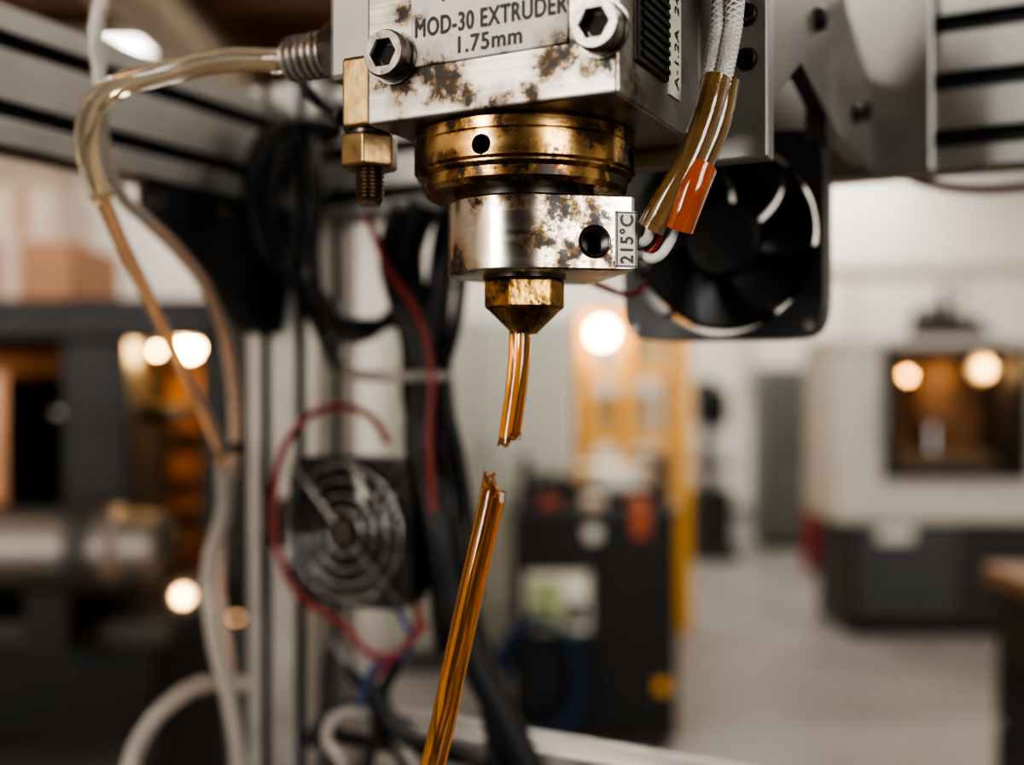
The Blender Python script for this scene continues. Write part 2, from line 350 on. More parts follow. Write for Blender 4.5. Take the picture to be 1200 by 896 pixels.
# ================================================================ FILAMENT (broken)
def strand(name,pts,r,m,amp,seed):
    cs=[]
    P=[Vector(p) for p in pts]; P=[P[0]*2-P[1]]+P+[P[-1]*2-P[-2]]
    for i in range(1,len(P)-2):
        for k in range(10):
            t=k/10; a,b,c,d=P[i-1:i+3]
            cs.append(.5*((2*b)+(c-a)*t+(2*a-5*b+4*c-d)*t*t+(3*b-a-3*c+d)*t**3))
    cs.append(P[-2]); n=64
    V=[];Fc=[];K=len(cs); rnd=random.Random(seed)
    pr=[rnd.uniform(-.5,.5) for _ in range(14)]
    def jg(i):
        f=i/n*14; a=int(f); w=f-a; return pr[a%14]*(1-w)+pr[(a+1)%14]*w
    jag=[math.cos(2*math.pi*i/n-math.pi)*amp*.9+jg(i)*amp*.8 for i in range(n)]
    for j,c in enumerate(cs):
        d=(cs[min(j+1,K-1)]-cs[max(j-1,0)]).normalized()
        x=Vector((1,0,0)); x=(x-d*x.dot(d)).normalized(); y=d.cross(x)
        for i in range(n):
            a=2*math.pi*i/n; rr=r
            off=Vector((0,0,0))
            if j==K-1: off=d*jag[i]; rr*=1.06
            V.append(c+off+x*rr*math.cos(a)+y*rr*math.sin(a))
    for j in range(K-1):
        for i in range(n): Fc.append((j*n+i,j*n+(i+1)%n,(j+1)*n+(i+1)%n,(j+1)*n+i))
    Fc.append(tuple(range(n)))
    d=(cs[-1]-cs[-2]).normalized(); x=Vector((1,0,0)); x=(x-d*x.dot(d)).normalized(); y=d.cross(x)
    prev=(K-1)*n
    for q,(f,dz) in enumerate(((.8,-.10),(.55,-.28),(.28,-.36))):
        b0=len(V)
        for i in range(n):
            a=2*math.pi*i/n
            V.append(cs[-1]+d*(jag[i]*f+amp*dz+rnd.uniform(-.12,.12)*amp)+x*r*f*math.cos(a)+y*r*f*math.sin(a))
        for i in range(n): Fc.append((prev+i,prev+(i+1)%n,b0+(i+1)%n,b0+i))
        prev=b0
    b0=len(V); V.append(cs[-1]-d*amp*.4)
    for i in range(n): Fc.append((prev+i,prev+(i+1)%n,b0))
    root=empty(name)
    mk('rod',V,Fc,m,root,ID,smooth=True,ang=50)
    c=cs[-1]
    bm=bmesh.new()
    for k in range(46):
        a=rnd.uniform(0,6.28); q=c+x*(math.cos(a)*r*rnd.uniform(.2,1.0))+y*(math.sin(a)*r*rnd.uniform(.2,1.0))+d*(math.cos(a-math.pi)*amp*.75+rnd.uniform(-.5,.45)*amp*.5)
        s=r*rnd.uniform(.06,.22)
        res=bmesh.ops.create_icosphere(bm,subdivisions=1,radius=s,matrix=Matrix.Translation(q)@Matrix.Rotation(rnd.uniform(0,3),4,'X')@Matrix.Diagonal((1,.7,rnd.uniform(.8,2.0),1)))
        for v in res['verts']: v.co+=Vector((rnd.uniform(-1,1),rnd.uniform(-1,1),rnd.uniform(-1,1)))*s*.3
    me=bpy.data.meshes.new('fracture'); bm.to_mesh(me); bm.free(); fin('fracture_crumbs',me,amberd,root,ID)
    return root
dN=.4758
strand('amber_filament',[Wd(609.5,388,dN),Wd(608.5,420,dN),Wd(604.5,460,dN),Wd(599,499,dN),Wd(597,516,dN)],.0049,amber,.0038,7)
dn=.4758
low=[Wd(300,1560,dn+.03),Wd(440,1130,dn+.01),Wd(507,896,dn),Wd(534,775,dn),Wd(556,675,dn),Wd(573,600,dn),Wd(579,571,dn)]
strand('amber_filament',low,.0056,amber,.0064,12)
# ================================================================ heater cable
hc=empty('heater_cable')
def braided(name,pp,r):
    pts=[Wd(*p) for p in pp]; tube(name,pts,r,braid,hc)
braided('braided_sleeve_1',[(878,-260,.50),(868,-60,.47),(860,30,.455),(845,104,.447)],.0036)
braided('braided_sleeve_2',[(850,-260,.50),(848,-60,.475),(842,30,.460),(828,104,.452)],.0036)
def strands(name,pp,r,turns,nst,m):
    P=[Wd(*p) for p in pp]
    for s in range(nst):
        pts=[]
        N=60
        for k in range(N+1):
            t=k/N*(len(P)-1); i=min(int(t),len(P)-2); f=t-i; c=P[i].lerp(P[i+1],f)
            sg=1 if s%2 else -1
            a=sg*turns*2*math.pi*k/N+s*math.pi*2/nst; pts.append(c+Vector((math.cos(a)*r,math.sin(a)*r,0)))
        cu=tube(name+'_%d'%s,pts,.00045,m,hc)
        cu.data.splines[0].resolution_u=3; cu.data.bevel_resolution=1
strands('braid_strand_a',[(863,-20,.46),(860,30,.455),(853,68,.451),(845,104,.447)],.0035,5,8,whitew)
strands('braid_strand_b',[(845,-20,.468),(842,30,.460),(836,68,.456),(828,104,.452)],.0035,5,8,whitew)
ptube('shrink_tube_1',[(840,92,.447),(827,140,.444),(804,195,.443),(777,243,.445),(763,268,.448)],.0060,shrink,hc)
ptube('shrink_tube_2',[(851,95,.452),(840,145,.449),(820,192,.448),(802,238,.448),(790,262,.449)],.0060,shrink,hc)
ptube('orange_shrink_tube',[(822,195,.443),(814,214,.442),(804,240,.443),(794,268,.446)],.0068,shrinko,hc)
ptube('lead_wire_1',[(764,262,.448),(758,280,.450),(750,284,.4535),(742,284,.458)],.0022,whitew,hc)
ptube('lead_wire_2',[(792,262,.449),(784,285,.450),(768,302,.452),(752,300,.456),(743,298,.46)],.0022,whitew,hc)
ptube('lead_wire_3',[(774,260,.451),(770,285,.453),(757,298,.456),(744,294,.462)],.0018,redw,hc)
# ================================================================ FANS
def fan(name,c,size,dep,guard=False,chord=.93):
    root=empty(name); c=Vector(c); M=MACH@Matrix.Translation(c)
    n=96; h=size/2; V=[];Fc=[]
    def sq(a):
        p=8; ca,sa=math.cos(a),math.sin(a); r=h/((abs(ca)**p+abs(sa)**p)**(1/p)); return r*ca,r*sa
    for y in (-dep/2,dep/2):
        for i in range(n):
            a=2*math.pi*i/n; x,z=sq(a); V.append((x,y,z))
        for i in range(n):
            a=2*math.pi*i/n; r=h*(.95); V.append((r*math.cos(a),y,r*math.sin(a)))
    for i in range(n):
        j=(i+1)%n
        Fc+= [(i,j,n+j,n+i),(2*n+i,2*n+j,3*n+j,3*n+i),(i,j,2*n+j,2*n+i),(n+i,n+j,3*n+j,3*n+i)]
    mk('fan_frame',V,Fc,blackp,root,M,smooth=True,ang=40)
    lathe('fan_hub',[(.34*h,0),(.38*h,.003),(.38*h,dep*.8)],(0,-dep*.42,0),(0,1,0),blackp,root,M)
    lathe('hub_sticker',[(.24*h,0),(.24*h,.0006)],(0,-dep*.42-.0004,0),(0,1,0),blackp,root,M)
    nb=7
    for k in range(nb):
        V=[];Fc=[];m_=8;q=8
        for i in range(m_+1):
            r=(.35+.55*i/m_)*h
            for j in range(q+1):
                a=2*math.pi*k/nb+(j/q-.5)*chord+.35*(i/m_)**1.3
                V.append((r*math.cos(a),(-.32+.62*j/q)*dep+.004*math.sin(math.pi*j/q),r*math.sin(a)))
        for i in range(m_):
            for j in range(q): s=i*(q+1)+j; Fc.append((s,s+1,s+q+2,s+q+1))
        o=mk('fan_blade_%d'%(k+1),V,Fc,blackp,root,M,smooth=True)
        sd=o.modifiers.new('s','SOLIDIFY'); sd.thickness=.0015
    for k in range(4):
        a=math.pi/4+k*math.pi/2+.25
        cyl('fan_strut_%d'%k,(.3*h*math.cos(a),dep*.42,.3*h*math.sin(a)),(h*.97*math.cos(a-.2),dep*.42,h*.97*math.sin(a-.2)),.0022,blackp,root,M,seg=8)
        a=math.pi/4+k*math.pi/2; x,z=h*.88*math.sqrt(2)*math.cos(a),h*.88*math.sqrt(2)*math.sin(a)
        cyl('fan_screw_%d'%k,(x,-dep/2-.002,z),(x,-dep/2+.001,z),.0032,darkm,root,M,seg=16)
    if guard:
        for r in (.30,.50,.70,.90):
            V=[];Fc=[];N=64;q=6;t=.0009
            for i in range(N):
                a=2*math.pi*i/N
                for j in range(q):
                    b=2*math.pi*j/q; rr=r*h+t*math.cos(b); V.append((rr*math.cos(a),-dep/2-.006+t*math.sin(b),rr*math.sin(a)))
            for i in range(N):
                for j in range(q): Fc.append((i*q+j,i*q+(j+1)%q,((i+1)%N)*q+(j+1)%q,((i+1)%N)*q+j))
            mk('guard_ring',V,Fc,chrome,root,M,smooth=True,ang=80)
        for k in range(4):
            a=math.pi/4+k*math.pi/2
            cyl('guard_spoke_%d'%k,(0.2*h*math.cos(a),-dep/2-.007,.2*h*math.sin(a)),(1.22*h*math.cos(a),-dep/2-.004,1.22*h*math.sin(a)),.0012,boltm,root,M,seg=8)
        lathe('guard_badge',[(.16*h,0),(.16*h,.002)],(0,-dep/2-.008,0),(0,1,0),darkm,root,M)
    return root
fb=fan('cooling_fan',(-.180,.640,.0865),.122,.026,chord=.97)
box('fan_hanger_tab',-.13,-.118,.632,.655,.140,.168,darkm,fb,MACH)
box('fan_hanger_tab_2',-.249,-.240,.632,.655,.140,.168,darkm,fb,MACH)
f2=fan('cooling_fan',(-.4996,.7073,-.118),.118,.026,guard=True,chord=1.02)
box('fan_bracket',-.60,-.50,.7215,.727,-.14,-.10,darkm,f2,MACH)
box('fan_bracket_foot',-.604,-.596,.72,.80,-.14,-.10,darkm,f2,MACH)
# ================================================================ GANTRY FRAME
gf=empty('extrusion_gantry_frame')
tslot('gantry_rail_x',.80,.84,.150,.270,1,3,-.594,.42,'u',alu,gf)
tslot('gantry_rail_y',-.675,-.635,.162,.256,1,2,.06,.779,'v',alu,gf)
tslot('gantry_post',-.675,-.595,.78,.84,2,1,-.50,.275,'z',alu,gf)
tslot('gantry_post_front',-.675,-.635,.02,.06,1,1,-.50,.256,'z',alu,gf)
tslot('gantry_post_right',.42,.46,.80,.84,1,1,-.50,.27,'z',alu,gf)
tslot('lower_rail_x',.80,.84,-.345,-.305,1,1,-.594,.42,'u',alu,gf)
prism('corner_gusset',[(.64,.161),(.779,.161),(.779,.045),(.765,.045),(.64,.14)],-.672,-.638,blackp,gf,MACH,axis='x',bevel=.002)
socket_bolt('gusset_bolt_1',(-.637,.70,.145),(1,0,0),.006,.005,boltm,hole,gf)
box('post_foot_bracket',-.594,-.52,.775,.80,-.43,-.345,alud,gf,MACH,bevel=.003)
prism('lower_corner_bracket',[(-.594,-.304),(-.53,-.304),(-.594,-.24)],.80,.805,alud,gf,MACH,axis='y')
box('cable_tray',-.594,-.43,.70,.778,-.352,-.345,alud,gf,MACH,bevel=.001)
base=empty('printer_base_cabinet')
box('cabinet_body',-.70,.48,.0,.88,-1.4,-.515,mat('cabinet_dark_grey',(.08,.08,.085),.5),base,MACH,bevel=.005)
box('cabinet_top',-.71,.49,-.01,.89,-.515,-.501,alud,base,MACH,bevel=.002)
box('print_bed',-.52,.12,.12,.70,-.501,-.482,mat('bed_glass',(.03,.03,.035),.12),base,MACH,bevel=.002)
# ================================================================ HOSES AND CABLES
ah=empty('feed_hose')
st=MACH@Vector((-.331,fy,fz))
HP=[st+Vector((.012,-.006,0)),st,Wd(262,71,.525),Wd(190,86,.53),Wd(132,104,.54),Wd(104,140,.56),Wd(103,185,.58),Wd(120,232,.60)]
tube('hose_clear',HP,.0062,hose,ah)
tube('hose_bore',HP[1:],.0036,mat('hose_bore_air',(.98,.90,.76),.1,0,trans=.92,ior=1.12,ns=20,var=.04),ah)
ptube('hose_amber',[(118,228,.60),(140,280,.63),(172,345,.68),(212,430,.74),(246,500,.80),(262,545,.84)],.0044,hosea,ah)
ptube('hose_lower',[(262,545,.84),(262,600,.86),(246,660,.87),(250,740,.87),(268,820,.87),(280,900,.87),(282,1040,.87)],.0066,hosew,ah)
h2=empty('guide_tube')
ptube('tube_a',[(172,258,.72),(205,290,.75),(245,345,.80),(268,420,.85),(275,520,.88),(262,600,.90),(258,680,.9),(268,780,.9),(275,900,.9),(278,1050,.9)],.0045,mat('peach_tube',(.60,.44,.34),.25,0,trans=.5),h2)
ptube('tube_b',[(150,-60,.62),(122,-10,.62),(112,40,.62),(118,100,.62),(120,160,.64),(140,225,.68),(172,258,.72)],.0042,hosew,h2)
ptube('tube_c',[(145,930,.80),(165,865,.82),(210,815,.85),(255,800,.9),(290,802,.93)],.0072,hosew,h2)
ptube('zip_tie',[(262,527,.865),(275,524,.862),(288,527,.865)],.004,blackr,h2)
cb=empty('cable_bundle')
def c(pp,r,m,nm='cable'): ptube(nm,pp,r,m,cb)
c([(345,80,.62),(362,108,.62),(385,128,.62),(402,138,.56)],.0035,blackr)
c([(400,150,.95),(330,150,.92),(298,195,.90),(300,250,.90),(325,310,.90),(370,345,.93),(400,380,.93)],.0085,blackr)
c([(395,158,.95),(335,175,.92),(318,220,.90),(330,290,.90),(352,340,.90),(372,380,.93),(395,430,.93)],.0060,blackr)
c([(365,160,.93),(372,230,.90),(368,310,.9),(385,365,.90),(440,380,.90),(520,350,.92)],.0055,blackr)
c([(500,235,.80),(478,290,.82),(482,350,.84),(495,430,.84),(492,520,.84),(512,610,.82),(530,700,.82),(560,780,.82),(600,860,.82),(640,950,.82)],.0125,blackr)
c([(530,235,.84),(520,300,.84),(512,370,.84),(515,450,.85),(525,540,.85),(528,640,.84),(548,720,.84),(570,790,.84),(590,900,.84)],.0110,blackr)
c([(470,240,.80),(455,300,.82),(462,340,.84),(480,400,.84),(482,470,.85),(505,560,.85),(512,660,.84),(520,760,.84)],.0080,blackr)
c([(430,250,.80),(455,315,.80),(490,370,.80),(505,430,.80),(503,520,.80),(508,600,.80)],.0028,redw,'red_cable')
c([(545,300,.82),(535,380,.82),(522,440,.83),(540,540,.83),(560,700,.83)],.0045,blackr)
c([(455,520,.84),(430,485,.84),(385,478,.84),(345,505,.84),(322,570,.84),(325,640,.84),(350,695,.84),(400,730,.84),(450,770,.84),(500,730,.84)],.0030,redw,'red_cable')
c([(440,690,.84),(470,720,.84),(478,760,.84),(440,780,.84),(420,830,.84)],.0028,bluew,'blue_cable')
c([(480,690,.84),(490,730,.84),(455,775,.84),(430,800,.85)],.0030,redw,'red_cable')
c([(405,430,.95),(430,440,.84),(480,441,.82),(527,440,.83)],.0045,hosew,'cable_strap')
c([(360,870,.9),(400,830,.9),(450,850,.88),(480,900,.88)],.0070,blackr)
c([(430,800,.85),(470,860,.85),(540,880,.85),(600,930,.85)],.0070,blackr)
c([(405,780,.86),(440,830,.86),(430,900,.86)],.0050,blackr)
c([(470,770,.86),(450,820,.86),(500,880,.86),(500,950,.86)],.0050,blackr)
c([(405,900,.85),(385,850,.87),(430,835,.87),(470,870,.86),(500,930,.86)],.0045,hosew,'tube_end')
c([(380,380,.93),(420,395,.92),(470,360,.90),(530,330,.88)],.0055,blackr)
c([(1040,195,.80),(1090,215,.82),(1150,222,.84),(1240,215,.86)],.0040,mat('brown_cable',(.12,.03,.02),.4),'gantry_cable')
c([(690,330,.60),(735,345,.62),(760,330,.66)],.0018,mat('fan_lead_red',(.12,.01,.01),.4),'fan_lead')
# ================================================================ ROOM
X0,X1,Y0r,Y1,H=-4.5,5.5,-3.0,11.0,4.3
wallm=mat('painted_wall',(.64,.62,.58),.8,0,ns=3,var=.05)
floorm=mat('concrete_floor',(.23,.222,.21),.42,0,ns=2.2,var=.22,bump=.05,rvar=.15)
ceilm=mat('timber_ceiling',(.22,.12,.06),.7,0,ns=4,var=.35,stretch=(1,.1,1))
woodm=mat('timber_beam',(.15,.078,.038),.6,0,ns=6,var=.35,stretch=(.2,3,3))
fwall=mat('wall_paint_slate',(.07,.067,.063),.8,0,ns=3,var=.08)
box('floor',X0,X1,Y0r,Y1,-.1,0,floorm)
box('ceiling',X0,X1,Y0r,Y1,H,H+.1,ceilm)
box('wall_back',X0,X1,Y1,Y1+.15,0,H,wallm)
box('wall_left',X0-.15,X0,Y0r,Y1,0,H,mat('wall_paint_warm',(.48,.39,.31),.8,0,ns=3,var=.08))
box('wall_right',X1,X1+.15,Y0r,Y1,0,H,wallm)
box('baseboard_back',X0,X1,Y1-.02,Y1,0,.12,mat('trim_grey',(.2,.2,.2),.6))
wf=empty('wall_front')  # unseen wall behind the camera, added dark for contrast in the metal
wins=((-4.3,-2.7),(1.4,3.2)); wz=(1.2,3.9)  # unseen windows, added so the metal picks up bright highlights
xs=[X0,wins[0][0],wins[0][1],wins[1][0],wins[1][1],X1]
for i in (0,2,4): box('wall_section_%d'%i,xs[i],xs[i+1],Y0r-.15,Y0r,0,H,fwall,wf)
for i,(p,q) in enumerate(wins):
    box('wall_below_%d'%i,p,q,Y0r-.15,Y0r,0,wz[0],fwall,wf); box('wall_above_%d'%i,p,q,Y0r-.15,Y0r,wz[1],H,fwall,wf)
    wn=empty('window_%d'%(i+1)); wfm=mat('window_frame_steel_%d'%i,(.03,.03,.03),.5)
    n=4
    for k in range(n+1): x=p+(q-p)*k/n; box('mullion_%d'%k,x-.025,x+.025,Y0r-.12,Y0r-.06,wz[0],wz[1],wfm,wn)
    for k in range(5): z=wz[0]+(wz[1]-wz[0])*k/4; box('transom_%d'%k,p,q,Y0r-.12,Y0r-.06,z-.025,z+.025,wfm,wn)
    ld=bpy.data.lights.new('daylight','AREA'); ld.shape='RECTANGLE'; ld.size=q-p; ld.size_y=wz[1]-wz[0]; ld.energy=(290,190)[i]; ld.color=(1.0,.965,.92)  # area light added behind each window to light the subject
    lo=bpy.data.objects.new('daylight',ld); col.objects.link(lo); lo.parent=wn; lo.location=((p+q)/2,Y0r-.20,(wz[0]+wz[1])/2); lo.rotation_euler=(math.radians(90),0,0)
for i in range(7):
    box('ceiling_beam' if i==0 else 'ceiling_beam.%03d'%i,X0,X1,.6+i*1.6,.82+i*1.6,H-.34,H,woodm)
duct=empty('ventilation_duct')
lathe('duct_pipe',[(.22,0),(.22,10)],(-2.2,.9,3.70),(0,1,0),mat('galvanised',(.30,.25,.20),.4,.8),duct)
for i in range(6): box('duct_hanger_%d'%i,-2.22,-2.18,1.0+i*1.6+.3,1.04+i*1.6+.3,3.9,H,darkm,duct)
ledm=mat('led_diffuser',(1,1,1),.5,emit=(1,.93,.84),es=9)
k=0
for x in (-2.9,.6,3.4):
    for y in (1.5,4.7,7.9,10.2):
        e=empty('ceiling_light' if k==0 else 'ceiling_light.%03d'%k); k+=1
        box('housing',x-.65,x+.65,y-.17,y+.17,H-.42,H-.36,label2,e)
        box('diffuser',x-.62,x+.62,y-.14,y+.14,H-.43,H-.42,ledm,e)
        for s in (-.5,.5): box('hanger',x+s-.01,x+s+.01,y-.01,y+.01,H-.36,H,darkm,e)
        ld=bpy.data.lights.new('ceiling_lamp','AREA'); ld.shape='RECTANGLE'; ld.size=1.2; ld.size_y=.28; ld.energy=(18 if x<0 else (22 if y<6 else 36)); ld.color=(1,.92,.83)
        lo=bpy.data.objects.new('lamp',ld); col.objects.link(lo); lo.parent=e; lo.location=(x,y,H-.435)
def lamp(name,px,py,d,r,es,parent,pw=0,colr=(1,.62,.25)):
    p=Wd(px,py,d)
    me=bpy.data.meshes.new(name); bm=bmesh.new(); bmesh.ops.create_uvsphere(bm,u_segments=20,v_segments=12,radius=r,matrix=Matrix.Translation(p)); bm.to_mesh(me); bm.free()
    fin(name,me,mat(name+'_glow',(1,.8,.5),.4,emit=colr,es=es),parent,ID,smooth=True,ang=80)
    if pw:
        l=bpy.data.lights.new(name+'_light','POINT'); l.energy=pw; l.color=colr; l.shadow_soft_size=r
        o=bpy.data.objects.new(name+'_light',l); col.objects.link(o); o.parent=parent; o.location=p+Vector((0,-r*1.6,0))
# ---- injection moulding machine (left)
blk=mat('machine_black',(.010,.009,.008),.5,0,ns=8,var=.3,spec=.35)
dkg=mat('machine_dark_grey',(.036,.032,.029),.5,0,ns=8,var=.3,spec=.4)
cop=mat('copper_panel',(.32,.13,.045),.4,.4,ns=9,var=.6)
beige=mat('machine_beige',(.42,.395,.345),.5,0,ns=5,var=.06)
im=empty('injection_moulding_machine')
xl=-2.3; d=2.55
box('bed',xl,-.84,d,d+.9,.0,.78,blk,im,bevel=.02)
box('bed_ledge',xl,-.80,d-.05,d+.9,.78,.84,dkg,im,bevel=.01)
box('back_panel',xl,-.70,d+.85,d+.9,.84,1.57,cop,im)
box('roof',xl,-.70,d-.02,d+.9,1.50,1.60,blk,im,bevel=.01)
for i,x in enumerate((-2.28,-1.80,-1.42,-1.08,-.745)):
    box('upright_%d'%i,x,x+(.10 if i!=3 else .16),d,d+.09,.84,1.55,blk,im,bevel=.006)
box('platen_fixed',-1.12,-1.0,d+.15,d+.75,.84,1.45,dkg,im,bevel=.01)
box('platen_moving',-1.5,-1.38,d+.15,d+.75,.84,1.42,dkg,im,bevel=.01)
for i,(y,z) in enumerate(((.2,1.0),(.2,1.32),(.65,1.0),(.65,1.32))): cyl('tie_bar_%d'%i,(-2.2,d+y,z),(-.85,d+y,z),.028,boltm,im)
lathe('injection_barrel',[(.085,0),(.10,.01),(.10,1.34),(.085,1.36),(.085,1.44),(.06,1.45)],(xl+.05,d-.08,1.4-.385),(1,0,0),mat('barrel_steel',(.17,.15,.13),.5,.9,ns=20,var=.2),im)
for i in range(4): lathe('barrel_band_%d'%i,[(.112,0),(.112,.05)],(-1.9+i*.3,d-.08,1.4-.385),(1,0,0),dkg,im)
for i in range(3): box('saddle_%d'%i,-2.1+i*.5,-2.0+i*.5,d-.15,d+.1,.80,.93,blk,im)
box('rail_step',xl,-.84,d-.22,d+.0,.50,.56,dkg,im); box('rail_step_leg',-1.1,-1.05,d-.2,d-.15,0,.5,dkg,im); box('rail_step_leg_2',-1.9,-1.85,d-.2,d-.15,0,.5,dkg,im)
amb=mat('copper_manifold',(.32,.14,.055),.4,.5,ns=14,var=.6)
for i,(z,w) in enumerate(((.88,.10),(1.03,.04),(1.12,.08),(1.26,.04),(1.34,.09))): box('copper_manifold_%d'%i,-.98,-.76,d+.5,d+.52,z,z+w,amb,im)
amp=mat('amber_guard_panel',(.36,.16,.065),.35,.1,ns=6,var=.6)
box('amber_guard_panel',-1.78,-1.44,d+.02,d+.03,1.0,1.45,amp,im); box('amber_guard_panel_2',-1.32,-1.22,d+.02,d+.03,.95,1.42,amp,im)
lamp('lamp_bulb_1',222,407,d+.3,.026,60,im,9); lamp('lamp_bulb_2',184,411,d+.4,.010,40,im); lamp('lamp_bulb_3',255,409,d+.4,.006,16,im)
lamp('lamp_bulb_4',60,380,d+.25,.008,0.1,im,6)  # warm point light added on the left, its bulb almost dark
for q,(x,y) in enumerate(((222,407),(184,411),(255,409))):
    p=Wd(x,y,d+.35); box('lamp_holder_%d'%q,p.x-.02,p.x+.02,p.y-.02,p.y+.02,p.z+.02,1.51,blk,im)
lamp('indicator_1',215,698,d-.16,.018,6,im,.6,(1,.6,.32)); lamp('indicator_2',277,720,d+.1,.012,4,im,0,(1,.55,.25))
p=Wd(215,698,d-.14); box('indicator_bracket',p.x-.03,p.x+.03,p.y,d,p.z-.03,p.z+.03,dkg,im)
p=Wd(277,720,d+.1); box('indicator_post',p.x-.03,p.x+.03,p.y+.02,p.y+.06,0,p.z+.03,dkg,im)
cbx=empty('cardboard_box')
crd=mat('cardboard',(.34,.18,.10),.75,0,ns=12,var=.15); crd2=mat('pale_carton',(.5,.4,.33),.7,0,ns=12,var=.1)
box('carton_body',-1.42,-1.12,d+.15,d+.5,1.60,1.76,crd,cbx,bevel=.004); box('carton_flap',-1.40,-1.14,d+.16,d+.32,1.76,1.768,crd2,cbx); box('carton_tape',-1.29,-1.25,d+.148,d+.5,1.60,1.772,crd2,cbx)
cb2=empty('cardboard_box.001')
box('carton_body',-1.36,-1.18,d+.2,d+.45,1.772,1.90,crd2,cb2,bevel=.004); box('carton_tape',-1.28,-1.25,d+.198,d+.45,1.772,1.903,crd,cb2)
# ---- pale cabinet behind
pc=empty('storage_cabinet'); pale=mat('pale_enamel',(.44,.44,.38),.5,0,ns=4,var=.05)
a=Wd(450,372,5.2); b=Wd(668,0,5.2)
box('cabinet_shell',a.x,b.x,5.2,5.7,.08,a.z,pale,pc,bevel=.01); box('cabinet_plinth',a.x+.03,b.x-.03,5.23,5.68,0,.08,dkg,pc)
box('door_panel_left',a.x+.02,(a.x+b.x)/2-.005,5.185,5.2,.12,a.z-.03,pale,pc,bevel=.004); box('door_panel_right',(a.x+b.x)/2+.005,b.x-.02,5.185,5.2,.12,a.z-.03,pale,pc,bevel=.004)
box('door_handle',(a.x+b.x)/2+.03,(a.x+b.x)/2+.05,5.16,5.185,1.0,1.15,chrome,pc)
# ---- yellow rack
yr=empty('yellow_pallet_rack'); yel=mat('yellow_enamel',(.62,.31,.03),.4,0,ns=6,var=.1)
palew=mat('pale_crate',(.42,.33,.20),.6)
d=6.0
for i,(x,y) in enumerate(((.385,d),(.93,d),(.385,d+.6),(.93,d+.6),(.60,d))): box('rack_post_%d'%i,x,x+.075,y,y+.055,0,1.80,yel,yr)
for i,z in enumerate((.15,.62,1.05,1.42,1.76)):
    box('rack_beam_%d'%i,.385,.985,d-.01,d+.03,z,z+.055,yel,yr); box('rack_deck_%d'%i,.40,.97,d+.03,d+.6,z+.01,z+.03,crd,yr)
for i,(x,z,w,h) in enumerate(((.45,.675,.2,.25),(.70,.675,.2,.3),(.47,1.105,.35,.22),(.66,1.475,.24,.2),(.45,.205,.4,.3))):
    box('rack_crate_%d'%i,x,x+w,d+.1,d+.5,z,z+h,palew,yr,bevel=.01)
lamp('rack_lamp',706,390,d-.1,.065,30,yr,5,(1,.72,.42))
box('rack_lamp_arm',.49,.53,d-.12,d+.0,1.74,1.77,yel,yr)
# ---- black printer cart
ct=empty('printer_cart'); d=4.0
box('cart_body',.0,.62,d,d+.55,.06,.90,blk,ct,bevel=.015)
box('cart_top',-.02,.64,d-.02,d+.57,.90,.925,dkg,ct,bevel=.005)
for i,(x,y) in enumerate(((.05,d+.05),(.57,d+.05),(.05,d+.5),(.57,d+.5))): cyl('caster_%d'%i,(x-.015,y,.03),(x+.015,y,.03),.03,blackr,ct)
box('drawer_1',.02,.31,d-.012,d,.10,.45,blk,ct,bevel=.004); box('drawer_2',.33,.60,d-.012,d,.10,.84,blk,ct,bevel=.004)
box('screen_panel',.05,.29,d-.02,d,.47,.69,label2,ct,bevel=.004)
box('screen_green',.07,.19,d-.024,d-.02,.50,.66,mat('green_print',(.22,.27,.12),.5,0,ns=30,var=.5),ct)
box('screen_dark',.20,.275,d-.024,d-.02,.50,.58,dkg,ct)
box('frame_post_l',.03,.07,d+.05,d+.09,.925,1.12,blk,ct); box('frame_post_r',.55,.59,d+.05,d+.09,.925,1.12,blk,ct)
box('device_a',.08,.24,d+.1,d+.4,.925,1.04,blk,ct,bevel=.01); box('device_b',.27,.35,d+.02,d+.15,.925,.965,crd2,ct,bevel=.01)
box('device_c',.45,.51,d-.03,d+.15,.82,.965,mat('orange_plastic',(.34,.08,.025),.45),ct,bevel=.01); box('device_d',.26,.58,d+.18,d+.5,.925,.98,blk,ct,bevel=.01)
box('device_e',.10,.18,d-.03,d+.1,.925,.97,mat('red_plastic',(.20,.04,.02),.45),ct,bevel=.01)
box('yellow_tag',.54,.585,d-.02,d-.012,.24,.29,yel,ct)
cyl('white_knob',(.30,d-.02,.84),(.30,d-.05,.84),.03,label2,ct)
spn=empty('filament_spool')
for s,(z0,z1,r) in enumerate(((.981,.99,.14),(.99,1.05,.115),(1.05,1.06,.14))): lathe('spool_part_%d'%s,[(r,0),(r,z1-z0)],(.42,d+.33,z0),(0,0,1),label2 if s!=1 else whitew,spn)
bc=empty('blue_air_hose'); bl=mat('blue_hose',(.006,.024,.065),.4)
for i in range(4):
    pts=[(.09+.15*math.cos(a)+.01*i,d-.12+.018*i,.33-.01*i+.21*math.sin(a)) for a in [2*math.pi*k/12 for k in range(13)]]
    tube('coil_%d'%i,pts,.012,bl,bc)
box('coil_hook',.07,.11,d-.13,d,.52,.55,dkg,bc)
# ---- drill press
dp=empty('drill_press'); d=8.6
box('base',1.42,1.78,d-.25,d+.3,0,.08,dkg,dp,bevel=.02); cyl('column',(1.60,d+.1,.08),(1.60,d+.1,1.30),.05,dkg,dp)
box('table',1.46,1.76,d-.2,d+.12,.72,.76,dkg,dp,bevel=.01); box('head',1.50,1.71,d-.2,d+.25,1.05,1.35,blk,dp,bevel=.04)
cyl('motor',(1.60,d+.22,1.05),(1.60,d+.22,1.42),.09,blk,dp); cyl('spindle',(1.60,d-.1,.9),(1.60,d-.1,1.05),.03,chrome,dp)
box('cabinet_under',1.46,1.75,d-.15,d+.15,.08,.55,dkg,dp)
